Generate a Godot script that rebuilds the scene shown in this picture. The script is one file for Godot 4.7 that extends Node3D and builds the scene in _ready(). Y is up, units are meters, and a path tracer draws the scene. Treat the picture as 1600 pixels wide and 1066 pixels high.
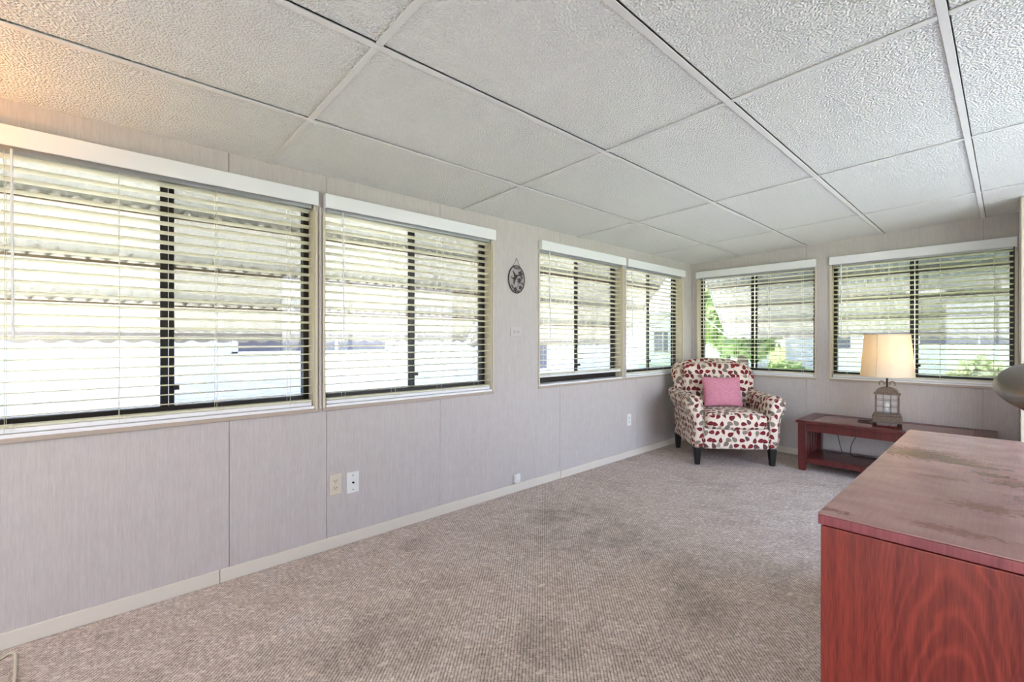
extends Node3D
# Sun room of a mobile home: panelled walls, dropped ceiling, slat blinds, armchair, coffee table and desk.
# x = 0 is the long window wall, z = ZB the short window wall, y up, metres.

const ZB := -5.37
const SLOPE := 0.033
const CEIL := 2.10
const FRONT := 2.6
const RIGHT := 3.7

var M := {}
var taken := {}
var rng := RandomNumberGenerator.new()


func _ready() -> void:
	# ---------------------------------------------------------------- camera, sky, sun, lights, exposure
	var cam := Camera3D.new()
	cam.name = "camera"
	cam.fov = rad_to_deg(2.0 * atan(533.0 / 715.0))
	cam.near = 0.05
	cam.far = 400.0
	cam.position = Vector3(2.6, 1.18, 0.0)
	cam.rotation = Vector3(deg_to_rad(-0.08), deg_to_rad(47.3), 0)
	add_child(cam)
	cam.current = true

	var env := Environment.new()
	env.background_mode = Environment.BG_SKY
	var sky := Sky.new()
	var sm := ProceduralSkyMaterial.new()
	sm.sky_top_color = Color(0.62, 0.75, 0.95)
	sm.sky_horizon_color = Color(0.93, 0.95, 0.98)
	sm.sky_curve = 0.25
	sm.ground_bottom_color = Color(0.55, 0.55, 0.5)
	sm.ground_horizon_color = Color(0.8, 0.82, 0.82)
	sky.sky_material = sm
	env.sky = sky
	env.background_energy_multiplier = 3.3
	env.tonemap_mode = Environment.TONE_MAPPER_LINEAR
	env.tonemap_exposure = 3.25
	env.sdfgi_enabled = true
	env.ssao_enabled = true
	env.ssil_enabled = true
	var we := WorldEnvironment.new()
	we.name = "world_environment"
	we.environment = env
	add_child(we)

	var sun := DirectionalLight3D.new()
	sun.name = "sun"
	sun.light_color = Color(1.0, 0.98, 0.95)
	sun.light_energy = 6.2
	sun.light_angular_distance = 0.6
	sun.shadow_enabled = true
	sun.look_at_from_position(Vector3(-4.2, 9.5, 0.8), Vector3.ZERO, Vector3.UP)
	add_child(sun)

	rng.seed = 77
	materials()
	# ---------------------------------------------------------------- the setting
	build_floor()
	build_walls()
	build_ceiling()
	build_windows()
	build_trims()
	# ---------------------------------------------------------------- outside
	build_outside()
	build_awnings()
	# ---------------------------------------------------------------- furniture
	build_armchair()
	build_coffee_table()
	build_desk()
	build_table_lamp()
	build_desk_lamp()
	build_floor_lamp()
	build_fill_lights()
	# ---------------------------------------------------------------- blinds and small things
	build_blinds()
	build_wall_fittings()
	build_ornament()
	build_cords()


# ==================================================================== helpers
func numbered(called: String) -> String:
	if not taken.has(called):
		taken[called] = 0
		return called
	taken[called] += 1
	return "%s_%03d" % [called, taken[called]]


func thing(called: String, label: String, category: String, at := Vector3.ZERO, turn := 0.0, group := "") -> Node3D:
	var o := Node3D.new()
	o.name = numbered(called)
	add_child(o)
	o.position = at
	o.rotation.y = turn
	o.set_meta("label", label)
	o.set_meta("category", category)
	if group:
		o.set_meta("group", group)
	return o


func struct(called: String, at := Vector3.ZERO, turn := 0.0) -> Node3D:
	var o := Node3D.new()
	o.name = called
	add_child(o)
	o.position = at
	o.rotation.y = turn
	o.set_meta("kind", "structure")
	return o


func part(parent: Node3D, called: String, mesh: Mesh, mat: Material, at := Vector3.ZERO, rot := Vector3.ZERO) -> MeshInstance3D:
	var o := MeshInstance3D.new()
	o.name = called
	o.mesh = mesh
	o.material_override = mat
	o.position = at
	o.rotation = rot
	parent.add_child(o, true)
	return o


func to_mesh(v: PackedVector3Array, n: PackedVector3Array, idx: PackedInt32Array, uv := PackedVector2Array()) -> ArrayMesh:
	var a := []
	a.resize(Mesh.ARRAY_MAX)
	a[Mesh.ARRAY_VERTEX] = v
	a[Mesh.ARRAY_NORMAL] = n
	a[Mesh.ARRAY_INDEX] = idx
	if uv.size():
		a[Mesh.ARRAY_TEX_UV] = uv
	var m := ArrayMesh.new()
	m.add_surface_from_arrays(Mesh.PRIMITIVE_TRIANGLES, a)
	return m


func soft_normals(v: PackedVector3Array, idx: PackedInt32Array) -> PackedVector3Array:
	var acc := {}
	for t in range(0, idx.size(), 3):
		var a := v[idx[t]]
		var b := v[idx[t + 1]]
		var c := v[idx[t + 2]]
		var nn := (c - a).cross(b - a)
		for q in [a, b, c]:
			var key := Vector3i((q * 20000.0).round())
			acc[key] = acc.get(key, Vector3.ZERO) + nn
	var n := PackedVector3Array()
	n.resize(v.size())
	for i in v.size():
		n[i] = (acc[Vector3i((v[i] * 20000.0).round())] as Vector3).normalized()
	return n


# rounded box; with a deform the vertices are moved and get soft normals
func rbox(size: Vector3, r := 0.004, inner := 1, edge := 2, deform = null) -> ArrayMesh:
	var h := size / 2.0
	r = clampf(r, 0.0001, minf(h.x, minf(h.y, h.z)) * 0.999)
	var samples := []
	for a in 3:
		var s := PackedFloat32Array()
		for k in range(edge, 0, -1):
			s.append(-(h[a] - r) - r * tan(PI / 4.0 * k / edge))
		for k in inner + 1:
			s.append(lerpf(-(h[a] - r), h[a] - r, float(k) / inner))
		for k in range(1, edge + 1):
			s.append((h[a] - r) + r * tan(PI / 4.0 * k / edge))
		samples.append(s)
	var v := PackedVector3Array()
	var n := PackedVector3Array()
	var idx := PackedInt32Array()
	for a in 3:
		var ua := (a + 1) % 3
		var va := (a + 2) % 3
		var su: PackedFloat32Array = samples[ua]
		var sv: PackedFloat32Array = samples[va]
		for s in [-1.0, 1.0]:
			var first := v.size()
			for i in su.size():
				for j in sv.size():
					var p := Vector3.ZERO
					p[a] = s * h[a]
					p[ua] = su[i]
					p[va] = sv[j]
					var q := p.clamp(-(h - Vector3(r, r, r)), h - Vector3(r, r, r))
					var d := (p - q).normalized()
					v.append(q + d * r)
					n.append(d)
			var w := sv.size()
			for i in su.size() - 1:
				for j in w - 1:
					var p00 := first + i * w + j
					var p10 := p00 + w
					if s > 0:
						idx.append_array([p00, p10 + 1, p10, p00, p00 + 1, p10 + 1])
					else:
						idx.append_array([p00, p10, p10 + 1, p00, p10 + 1, p00 + 1])
	if deform != null:
		for i in v.size():
			v[i] = deform.call(v[i])
		n = soft_normals(v, idx)
	return to_mesh(v, n, idx)


var box_cache := {}


func box(size: Vector3, r := 0.002) -> ArrayMesh:
	var key := [size.snapped(Vector3.ONE * 0.0001), r]
	if not box_cache.has(key):
		box_cache[key] = rbox(size, r, 1, 1)
	return box_cache[key]


# several meshes joined into one: [[mesh, position, rotation], ...]
func joined(list: Array) -> ArrayMesh:
	var st := SurfaceTool.new()
	st.begin(Mesh.PRIMITIVE_TRIANGLES)
	for e in list:
		var b := Basis.from_euler(e[2]) if e.size() > 2 else Basis()
		st.append_from(e[0], 0, Transform3D(b, e[1]))
	return st.commit()


# parametric surface, f(u, v) with u, v in 0..1
func grid(nu: int, nv: int, f: Callable, flip := false) -> ArrayMesh:
	var v := PackedVector3Array()
	var uv := PackedVector2Array()
	var idx := PackedInt32Array()
	for i in nu + 1:
		for j in nv + 1:
			v.append(f.call(float(i) / nu, float(j) / nv))
			uv.append(Vector2(float(i) / nu, float(j) / nv))
	for i in nu:
		for j in nv:
			var a := i * (nv + 1) + j
			var b := a + nv + 1
			if flip:
				idx.append_array([a, b, b + 1, a, b + 1, a + 1])
			else:
				idx.append_array([a, b + 1, b, a, a + 1, b + 1])
	return to_mesh(v, soft_normals(v, idx), idx, uv)


func tube(pts: PackedVector3Array, r: float, sides := 8, closed := false) -> ArrayMesh:
	var v := PackedVector3Array()
	var n := PackedVector3Array()
	var idx := PackedInt32Array()
	var up := Vector3.UP
	var count := pts.size()
	for i in count:
		var t: Vector3
		if closed:
			t = (pts[(i + 1) % count] - pts[(i + count - 1) % count]).normalized()
		else:
			t = (pts[mini(i + 1, count - 1)] - pts[maxi(i - 1, 0)]).normalized()
		if absf(t.dot(up)) > 0.98:
			up = Vector3.RIGHT if absf(t.x) < 0.9 else Vector3.BACK
		var a := (up - t * t.dot(up)).normalized()
		up = a
		var b := t.cross(a)
		for k in sides:
			var d := a * cos(TAU * k / sides) + b * sin(TAU * k / sides)
			v.append(pts[i] + d * r)
			n.append(d)
	for i in count if closed else count - 1:
		for k in sides:
			var p := i * sides + k
			var q := i * sides + (k + 1) % sides
			var p2 := ((i + 1) % count) * sides + k
			var q2 := ((i + 1) % count) * sides + (k + 1) % sides
			idx.append_array([p, p2, q, q, p2, q2])
	if not closed:
		for e in [0, count - 1]:
			var dirn := (pts[0] - pts[1]).normalized() if e == 0 else (pts[count - 1] - pts[count - 2]).normalized()
			var first := v.size()
			for k in sides:
				v.append(v[e * sides + k])
				n.append(dirn)
			for k in range(1, sides - 1):
				if e == 0:
					idx.append_array([first, first + k, first + k + 1])
				else:
					idx.append_array([first, first + k + 1, first + k])
	return to_mesh(v, n, idx)


func lathe(profile: Array, segs := 32) -> ArrayMesh:
	return grid(segs, profile.size() - 1, func(u: float, w: float):
		var k: int = roundi(w * (profile.size() - 1))
		var p: Vector2 = profile[k]
		return Vector3(cos(u * TAU) * p.x, p.y, sin(u * TAU) * p.x))


# polygon in x, y pushed along z by depth, centred on z = 0
func slab(poly: PackedVector2Array, depth: float) -> ArrayMesh:
	if Geometry2D.is_polygon_clockwise(poly):
		poly.reverse()
	var v := PackedVector3Array()
	var n := PackedVector3Array()
	var idx := PackedInt32Array()
	var tri := Geometry2D.triangulate_polygon(poly)
	for s in [-1.0, 1.0]:
		var first := v.size()
		for q in poly:
			v.append(Vector3(q.x, q.y, s * depth / 2))
			n.append(Vector3(0, 0, s))
		for t in range(0, tri.size(), 3):
			var a := poly[tri[t]]
			var b := poly[tri[t + 1]]
			var c := poly[tri[t + 2]]
			var ccw := (b - a).cross(c - a) > 0
			if ccw == (s > 0):
				idx.append_array([first + tri[t], first + tri[t + 2], first + tri[t + 1]])
			else:
				idx.append_array([first + tri[t], first + tri[t + 1], first + tri[t + 2]])
	for i in poly.size():
		var a := poly[i]
		var b := poly[(i + 1) % poly.size()]
		var d := (b - a).normalized()
		var nn := Vector3(d.y, -d.x, 0)
		var first := v.size()
		for q in [Vector3(a.x, a.y, -depth / 2), Vector3(b.x, b.y, -depth / 2), Vector3(b.x, b.y, depth / 2), Vector3(a.x, a.y, depth / 2)]:
			v.append(q)
			n.append(nn)
		idx.append_array([first, first + 2, first + 1, first, first + 3, first + 2])
	return to_mesh(v, n, idx)


func curve(pts: Array, steps := 6) -> PackedVector3Array:
	var out := PackedVector3Array()
	for i in pts.size() - 1:
		var p0: Vector3 = pts[maxi(i - 1, 0)]
		var p1: Vector3 = pts[i]
		var p2: Vector3 = pts[i + 1]
		var p3: Vector3 = pts[mini(i + 2, pts.size() - 1)]
		for k in steps:
			out.append(p1.cubic_interpolate(p2, p0, p3, float(k) / steps))
	out.append(pts[pts.size() - 1])
	return out


# ==================================================================== materials
func mat(c: Color, rough := 0.6, metal := 0.0, spec := 0.5) -> StandardMaterial3D:
	var m := StandardMaterial3D.new()
	m.albedo_color = c
	m.roughness = rough
	m.metallic = metal
	m.metallic_specular = spec
	return m


func noise(freq: float, s: int, type := FastNoiseLite.TYPE_SIMPLEX_SMOOTH, octaves := 3) -> FastNoiseLite:
	var f := FastNoiseLite.new()
	f.noise_type = type
	f.frequency = freq
	f.seed = s
	f.fractal_octaves = octaves
	f.fractal_type = FastNoiseLite.FRACTAL_FBM if octaves > 1 else FastNoiseLite.FRACTAL_NONE
	return f


func triplanar(m: StandardMaterial3D, scale: Vector3, offset := Vector3.ZERO, world := true, sharp := 8.0) -> void:
	m.uv1_triplanar = true
	m.uv1_world_triplanar = world
	m.uv1_triplanar_sharpness = sharp
	m.uv1_scale = scale
	m.uv1_offset = offset


func picture(w: int, h: int, f: Callable) -> ImageTexture:
	var im := Image.create(w, h, false, Image.FORMAT_RGBA8)
	for y in h:
		for x in w:
			im.set_pixel(x, y, f.call(x, y))
	return ImageTexture.create_from_image(im)


func wood(s: int, dark: Color, light: Color, w := 384, h := 384, arch := -1.0) -> ImageTexture:
	var fine := noise(0.35, s, FastNoiseLite.TYPE_SIMPLEX, 2)
	var wide := noise(0.035, s + 1, FastNoiseLite.TYPE_SIMPLEX, 3)
	var warp := noise(0.006, s + 2, FastNoiseLite.TYPE_SIMPLEX_SMOOTH, 2)
	return picture(w, h, func(x: int, y: int):
		var t := 0.5 + 0.33 * wide.get_noise_2d(x, y * 0.03) + 0.30 * fine.get_noise_2d(x * 0.9, y * 0.035)
		if arch >= 0.0:
			var dx: float = (x - arch * w) / w * 0.72 + 0.012 * warp.get_noise_2d(x * 0.9, y * 0.5) + 0.003 * wide.get_noise_2d(x * 0.3, y * 0.2)
			var high: float = (1.0 - float(y) / h) * 0.76
			var g: float = high + 34.0 * dx * dx + 0.03 * warp.get_noise_2d(x * 1.6 + 300, y * 1.2)
			var ring := 0.5 + 0.5 * sin(g * TAU / 0.085 + 0.8 * sin(g * 31.0))
			var share := clampf(1.5 - absf(dx) * 9.0, 0.0, 1.0)
			t = lerpf(t, t * 0.8 + 0.1, share)
			t += share * (pow(ring, 3.0) - 0.3) * 0.36
		return dark.lerp(light, clampf(t, 0.0, 1.0)))


func materials() -> void:
	# panelled wall: vertical thread-like grain printed on grey-lilac vinyl
	var s1 := noise(0.55, 11, FastNoiseLite.TYPE_SIMPLEX, 2)
	var s2 := noise(0.10, 12, FastNoiseLite.TYPE_SIMPLEX, 2)
	var s3 := noise(0.012, 13, FastNoiseLite.TYPE_SIMPLEX, 3)
	var wall_a := Color(0.715, 0.68, 0.67)
	var wall_b := Color(0.81, 0.78, 0.77)
	var walltex := picture(768, 768, func(x: int, y: int):
		var t := 0.5 + 0.30 * s1.get_noise_2d(x, y * 0.028) + 0.16 * s2.get_noise_2d(x, y * 0.03) + 0.10 * s3.get_noise_2d(x, y)
		return wall_a.lerp(wall_b, clampf(t, 0.0, 1.0)))
	M.wall = mat(Color(1, 1, 1), 0.62)
	M.wall.albedo_texture = walltex
	triplanar(M.wall, Vector3(1 / 1.2165, 1 / 1.2165, 1 / 1.2165))
	M.core = mat(Color(0.62, 0.58, 0.56), 0.9)

	# ceiling: stippled white board, a little glossy
	M.tile = mat(Color(0.95, 0.955, 0.945), 0.28)
	var cn := noise(0.055, 21, FastNoiseLite.TYPE_SIMPLEX, 2)
	cn.fractal_gain = 0.35
	M.tile.heightmap_enabled = true
	M.tile.heightmap_texture = ImageTexture.create_from_image(cn.get_seamless_image(768, 768))
	M.tile.heightmap_scale = 0.7
	triplanar(M.tile, Vector3.ONE / 0.52)
	M.bar = mat(Color(0.89, 0.89, 0.88), 0.5)
	M.gap = mat(Color(0.25, 0.24, 0.23), 0.9)

	# carpet: small loops in rows, dark gaps between loops painted into the colour
	var cell := 16
	var cols := 48
	var tone := PackedFloat32Array()
	rng.seed = 31
	for i in cols * cols:
		tone.append(rng.randf())
	var cj := noise(0.08, 33, FastNoiseLite.TYPE_SIMPLEX, 2)
	var yarn_d := Color(0.50, 0.45, 0.42)
	var yarn_l := Color(0.92, 0.86, 0.83)
	var carpet_tex := picture(cell * cols, cell * cols, func(x: int, y: int):
		var xx: float = x + 3.0 * cj.get_noise_2d(x, y)
		var yy: float = y + 3.0 * cj.get_noise_2d(x + 500, y)
		var ix := posmod(int(floor(xx / cell)), cols)
		var iy := posmod(int(floor(yy / cell)), cols)
		var fx := absf(fposmod(xx / cell, 1.0) - 0.5) * 2.0
		var fy := absf(fposmod(yy / cell, 1.0) - 0.5) * 2.0
		var t := tone[ix * cols + iy]
		var loop_gap := 1.0 if (fx > 0.66 and t < 0.88) or (fy > 0.8 and t < 0.30) else 0.0
		var a := 0.80 + 0.28 * (tone[(ix * 7 + iy * 13 + 5) % (cols * cols)] - 0.5)
		a -= loop_gap * (0.42 + 0.30 * t)
		return yarn_d.lerp(yarn_l, clampf(a, 0.0, 1.0)))
	var carpet_h := picture(cell * 16, cell * 16, func(x: int, y: int):
		var fx := sin(PI * fposmod(float(x) / cell, 1.0))
		var fy := sin(PI * fposmod(float(y) / cell, 1.0))
		var q := sqrt(fx) * (0.55 + 0.45 * sqrt(fy))
		return Color(q, q, q))
	M.carpet = mat(Color(1, 1, 1), 0.95, 0.0, 0.2)
	M.carpet.albedo_texture = carpet_tex
	# soiling worn into the pile, irregular patches where the photograph has them
	var soil := noise(0.018, 41, FastNoiseLite.TYPE_SIMPLEX, 4)
	var soil2 := noise(0.07, 42, FastNoiseLite.TYPE_SIMPLEX, 3)
	var spots := [[0.514, -2.214, 0.16], [0.623, -2.588, 0.14], [0.952, -2.127, 0.17], [1.029, -2.403, 0.18], [1.416, -2.292, 0.15], [1.691, -1.991, 0.14], [1.04, -3.765, 0.12], [0.9, -0.9, 0.2], [1.36, -1.315, 0.14], [0.27, -1.39, 0.1], [0.14, -0.05, 0.02], [0.83, -3.587, 0.02]]
	var soil_tex := picture(512, 512, func(x: int, y: int):
		var px: float = x / 512.0 * 8.0
		var pz: float = y / 512.0 * 8.0 - 6.0
		var v := 1.0 - 0.08 * maxf(0.0, soil.get_noise_2d(x, y)) - 0.05 * soil2.get_noise_2d(x, y)
		for s in spots:
			var d: float = Vector2(px - s[0], (pz - s[1]) * 0.8).length() / s[2] + 0.8 * soil2.get_noise_2d(x * 1.3, y * 1.3)
			v -= 0.075 * clampf(1.3 - d, 0.0, 1.0)
		return Color(v, v * 0.995, v * 0.985))
	M.carpet.detail_enabled = true
	M.carpet.detail_albedo = soil_tex
	M.carpet.detail_blend_mode = BaseMaterial3D.BLEND_MODE_MUL
	M.carpet.detail_uv_layer = BaseMaterial3D.DETAIL_UV_2
	M.carpet.uv2_triplanar = true
	M.carpet.uv2_world_triplanar = true
	M.carpet.uv2_scale = Vector3.ONE / 8.0
	M.carpet.uv2_offset = Vector3(0, 0, 0.75)
	M.carpet.heightmap_enabled = true
	M.carpet.heightmap_texture = carpet_tex
	M.carpet.heightmap_scale = 0.25

	M.cream = mat(Color(0.83, 0.785, 0.70), 0.5)
	M.beige = mat(Color(0.70, 0.64, 0.585), 0.5)
	M.white = mat(Color(0.93, 0.93, 0.94), 0.35)
	M.slat = mat(Color(0.95, 0.945, 0.885), 0.4)
	M.slat.backlight_enabled = true
	M.slat.backlight = Color(0.86, 0.85, 0.76)
	M.cord = mat(Color(0.88, 0.86, 0.80), 0.8)
	M.bronze = mat(Color(0.155, 0.13, 0.115), 0.4, 0.3)
	M.alu = mat(Color(0.75, 0.76, 0.78), 0.35, 0.6)
	M.pane = mat(Color(0.05, 0.055, 0.06, 0.43), 0.02)
	M.pane.transparency = BaseMaterial3D.TRANSPARENCY_ALPHA
	M.clear = mat(Color(0.9, 0.9, 0.9, 0.06), 0.02)
	M.clear.transparency = BaseMaterial3D.TRANSPARENCY_ALPHA
	M.screen = mat(Color(0.33, 0.33, 0.36, 0.30), 0.8)
	M.screen.transparency = BaseMaterial3D.TRANSPARENCY_ALPHA

	M.mahogany = mat(Color(1, 1, 1), 0.28)
	M.mahogany.albedo_texture = wood(51, Color(0.22, 0.07, 0.07), Color(0.42, 0.15, 0.14))
	triplanar(M.mahogany, Vector3.ONE / 0.5)
	M.inlay = mat(Color(1, 1, 1), 0.08, 0.0, 0.7)
	M.inlay.albedo_texture = wood(55, Color(0.36, 0.13, 0.13), Color(0.52, 0.22, 0.21))
	triplanar(M.inlay, Vector3(1 / 0.5, 1 / 0.5, 1 / 0.5))
	M.cherry = mat(Color(1, 1, 1), 0.30)
	M.cherry.albedo_texture = wood(61, Color(0.40, 0.125, 0.12), Color(0.64, 0.26, 0.20), 768, 768, 0.32)
	triplanar(M.cherry, Vector3(1 / 0.72, 1 / 0.76, 1 / 0.72), Vector3(-2.29 / 0.72, 0, 0))
	# worn desk top: the finish is rubbed and stained brown in streaks
	var w1 := noise(0.012, 71, FastNoiseLite.TYPE_SIMPLEX, 4)
	var w2 := noise(0.05, 72, FastNoiseLite.TYPE_SIMPLEX, 3)
	var w3 := noise(0.2, 73, FastNoiseLite.TYPE_SIMPLEX, 2)
	# u: x 2.25..3.05, v: z -2.9..-1.3
	var marks := [[2.37, -2.27, 0.085, 0.075, 1.0], [2.45, -2.25, 0.07, 0.04, 0.8], [2.52, -2.19, 0.07, 0.018, 0.75], [2.565, -2.08, 0.04, 0.025, 0.8], [2.62, -1.99, 0.05, 0.04, 0.6], [2.56, -1.66, 0.06, 0.035, 0.45], [2.51, -1.41, 0.06, 0.02, 0.4], [2.45, -1.93, 0.06, 0.016, 0.35], [2.306, -1.36, 0.03, 0.012, 0.6], [2.75, -1.8, 0.1, 0.06, 0.6], [2.8, -2.3, 0.1, 0.05, 0.6]]
	var topa := Color(0.60, 0.42, 0.40)
	var topb := Color(0.69, 0.51, 0.49)
	var stain := Color(0.37, 0.165, 0.115)
	var toptex := picture(512, 768, func(x: int, y: int):
		var px: float = 2.25 + x / 512.0 * 0.8
		var pz: float = -2.9 + y / 768.0 * 1.6
		var g := clampf(0.5 + 0.5 * w1.get_noise_2d(x * 0.6, y * 1.2) + 0.2 * w3.get_noise_2d(x, y * 0.05), 0.0, 1.0)
		var c := topa.lerp(topb, g)
		var amount := 0.0
		for m in marks:
			var d := Vector2((px - m[0]) / m[2], (pz - m[1]) / m[3])
			d += Vector2(w2.get_noise_2d(x, y * 2.0), w2.get_noise_2d(x + 700, y * 2.0)) * 0.9
			amount = maxf(amount, m[4] * smoothstep(0.15, 0.65, 1.3 - d.length() * 0.8 + 0.25 * w3.get_noise_2d(x * 0.3, y * 1.2)))
		amount *= 0.9 + 0.35 * w3.get_noise_2d(x * 0.4, y * 1.5)
		return c.lerp(stain, clampf(amount, 0.0, 1.0)))
	M.desktop = mat(Color(1, 1, 1), 0.27, 0.0, 0.55)
	M.desktop.albedo_texture = toptex
	triplanar(M.desktop, Vector3(1 / 0.8, 1, 1 / 1.6), Vector3(-2.25 / 0.8, 0, 2.9 / 1.6), true, 30.0)
	M.desk_edge = mat(Color(1, 1, 1), 0.35)
	M.desk_edge.albedo_texture = wood(66, Color(0.46, 0.19, 0.22), Color(0.66, 0.34, 0.36), 256, 256)
	triplanar(M.desk_edge, Vector3(1.5, 1.5, 1.5))

	M.fabric = mat(Color(1, 1, 1), 0.85, 0.0, 0.3)
	M.fabric.albedo_texture = leaf_print()
	triplanar(M.fabric, Vector3.ONE / 0.46, Vector3(0.1, 0.2, 0.3), false, 14.0)
	M.fabric.rim_enabled = true
	M.fabric.rim = 0.2
	M.piping = mat(Color(0.66, 0.55, 0.50), 0.9)
	M.pink = mat(Color(0.86, 0.56, 0.64), 0.9)
	var pn := noise(0.25, 91, FastNoiseLite.TYPE_SIMPLEX, 2)
	M.pink.albedo_texture = picture(256, 256, func(x: int, y: int):
		var q := 0.92 + 0.16 * pn.get_noise_2d(x * 0.08, y * 1.3) + 0.08 * pn.get_noise_2d(x * 1.4, y)
		return Color(q, q, q))
	M.pink.uv1_triplanar = true
	M.pink.uv1_scale = Vector3.ONE / 0.3
	M.black = mat(Color(0.035, 0.03, 0.03), 0.35)
	M.wire = mat(Color(0.06, 0.055, 0.06), 0.5)
	M.base = mat(Color(0.86, 0.825, 0.775), 0.5)
	M.rust = mat(Color(1, 1, 1), 0.7, 0.25)
	var rn := noise(0.05, 95, FastNoiseLite.TYPE_SIMPLEX, 4)
	M.rust.albedo_texture = picture(256, 256, func(x: int, y: int):
		return Color(0.30, 0.235, 0.185).lerp(Color(0.52, 0.46, 0.40), clampf(0.5 + rn.get_noise_2d(x, y) * 0.9, 0, 1)))
	M.rust.uv1_triplanar = true
	M.rust.uv1_scale = Vector3.ONE / 0.15
	M.shade = mat(Color(0.93, 0.895, 0.81), 0.9)
	M.shade.backlight_enabled = true
	M.shade.backlight = Color(0.85, 0.78, 0.62)
	M.steel = mat(Color(0.50, 0.47, 0.44), 0.26, 1.0)
	M.dark_metal = mat(Color(0.20, 0.16, 0.14), 0.4, 0.7)
	M.plate_ivory = mat(Color(0.83, 0.79, 0.72), 0.35)
	M.plate_white = mat(Color(0.90, 0.90, 0.89), 0.35)
	M.plate_lilac = mat(Color(0.78, 0.745, 0.74), 0.45)
	M.slot = mat(Color(0.12, 0.10, 0.09), 0.7)
	M.bulb = mat(Color(1, 0.95, 0.85), 0.4)
	M.bulb.emission_enabled = true
	M.bulb.emission = Color(1.0, 0.78, 0.45)
	M.bulb.emission_energy_multiplier = 1.5
	M.diffuser = mat(Color(0.95, 0.95, 0.93), 0.5)  # glowing face of the added fill panels
	M.diffuser.emission_enabled = true
	M.diffuser.emission = Color(1.0, 0.98, 0.95)
	M.diffuser.emission_energy_multiplier = 1.5

	# outside
	M.awning = mat(Color(0.90, 0.90, 0.86), 0.6)
	M.awning.backlight_enabled = true
	M.awning.backlight = Color(0.37, 0.375, 0.36)
	M.rail = mat(Color(0.76, 0.69, 0.57), 0.7)  # colour of the bars drawn along the awning overlaps
	M.siding = mat(Color(0.90, 0.91, 0.94), 0.6)
	M.skirting = mat(Color(0.80, 0.81, 0.84), 0.7)
	M.roof = mat(Color(0.72, 0.72, 0.72), 0.8)
	M.pale = mat(Color(0.88, 0.88, 0.91), 0.8)
	M.shutter = mat(Color(0.42, 0.42, 0.46), 0.7)
	M.dark_glass = mat(Color(0.42, 0.42, 0.48), 0.15)
	var gn := noise(0.06, 101, FastNoiseLite.TYPE_SIMPLEX, 4)
	M.grass = mat(Color(1, 1, 1), 0.95)
	M.grass.albedo_texture = picture(384, 384, func(x: int, y: int):
		return Color(0.34, 0.44, 0.20).lerp(Color(0.62, 0.68, 0.40), clampf(0.5 + gn.get_noise_2d(x, y), 0, 1)))
	triplanar(M.grass, Vector3.ONE / 6.0)
	M.paving = mat(Color(0.84, 0.835, 0.82), 0.9)
	M.concrete = mat(Color(0.63, 0.63, 0.63), 0.9)
	M.leaf = mat(Color(0.46, 0.55, 0.33), 0.7)
	M.leaf.backlight_enabled = true
	M.leaf.backlight = Color(0.4, 0.5, 0.2)
	M.leaf2 = mat(Color(0.56, 0.59, 0.47), 0.7)
	M.leaf2.backlight_enabled = true
	M.leaf2.backlight = Color(0.45, 0.5, 0.3)
	M.bark = mat(Color(0.36, 0.31, 0.27), 0.9)


# upholstery print: teardrop leaves in wine red, taupe and grey on cream, with thin stems
func leaf_print() -> ImageTexture:
	var n := 768
	var im := Image.create(n, n, false, Image.FORMAT_RGB8)
	var wn := noise(0.6, 81, FastNoiseLite.TYPE_SIMPLEX, 1)
	for y in n:
		for x in n:
			var q := 1.0 + 0.05 * wn.get_noise_2d(x, y)
			im.set_pixel(x, y, Color(0.88 * q, 0.815 * q, 0.755 * q))
	rng.seed = 83
	var inks := [Color(0.46, 0.10, 0.13), Color(0.50, 0.11, 0.13), Color(0.42, 0.10, 0.13), Color(0.44, 0.10, 0.14), Color(0.52, 0.46, 0.41), Color(0.46, 0.40, 0.37), Color(0.60, 0.56, 0.49), Color(0.36, 0.24, 0.25)]
	var across := 8
	var step := float(n) / across
	for gy in across:
		for gx in across:
			var c := Vector2((gx + 0.5 + (0.5 if gy % 2 else 0.0) + rng.randf_range(-0.24, 0.24)) * step, (gy + 0.5 + rng.randf_range(-0.24, 0.24)) * step)
			var ang := rng.randf() * TAU
			var ink: Color = inks[rng.randi() % inks.size()]
			var long := step * rng.randf_range(0.42, 0.51)
			var wide := long * rng.randf_range(0.66, 0.80)
			var ca := cos(ang)
			var sa := sin(ang)
			var reach := int(long * 2.2)
			for dy in range(-reach, reach + 1):
				for dx in range(-reach, reach + 1):
					var lx := (dx * ca + dy * sa) / long
					var ly := (-dx * sa + dy * ca) / wide
					var px := posmod(int(c.x) + dx, n)
					var py := posmod(int(c.y) + dy, n)
					if lx > -1.0 and lx < 1.0:
						var half := sqrt(1.0 - lx * lx) * (0.90 - 0.34 * lx)
						if absf(ly) < half:
							var vein := absf(ly) < 0.05 and lx > -0.75
							im.set_pixel(px, py, ink.lerp(Color(0.84, 0.765, 0.68), 0.30) if vein else ink)
					elif lx >= 1.0 and lx < 2.0 and absf((ly - (lx - 1.0) * (lx - 1.0) * 0.6) * wide) < 1.8:
						im.set_pixel(px, py, Color(0.60, 0.52, 0.44))
	return ImageTexture.create_from_image(im)


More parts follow.
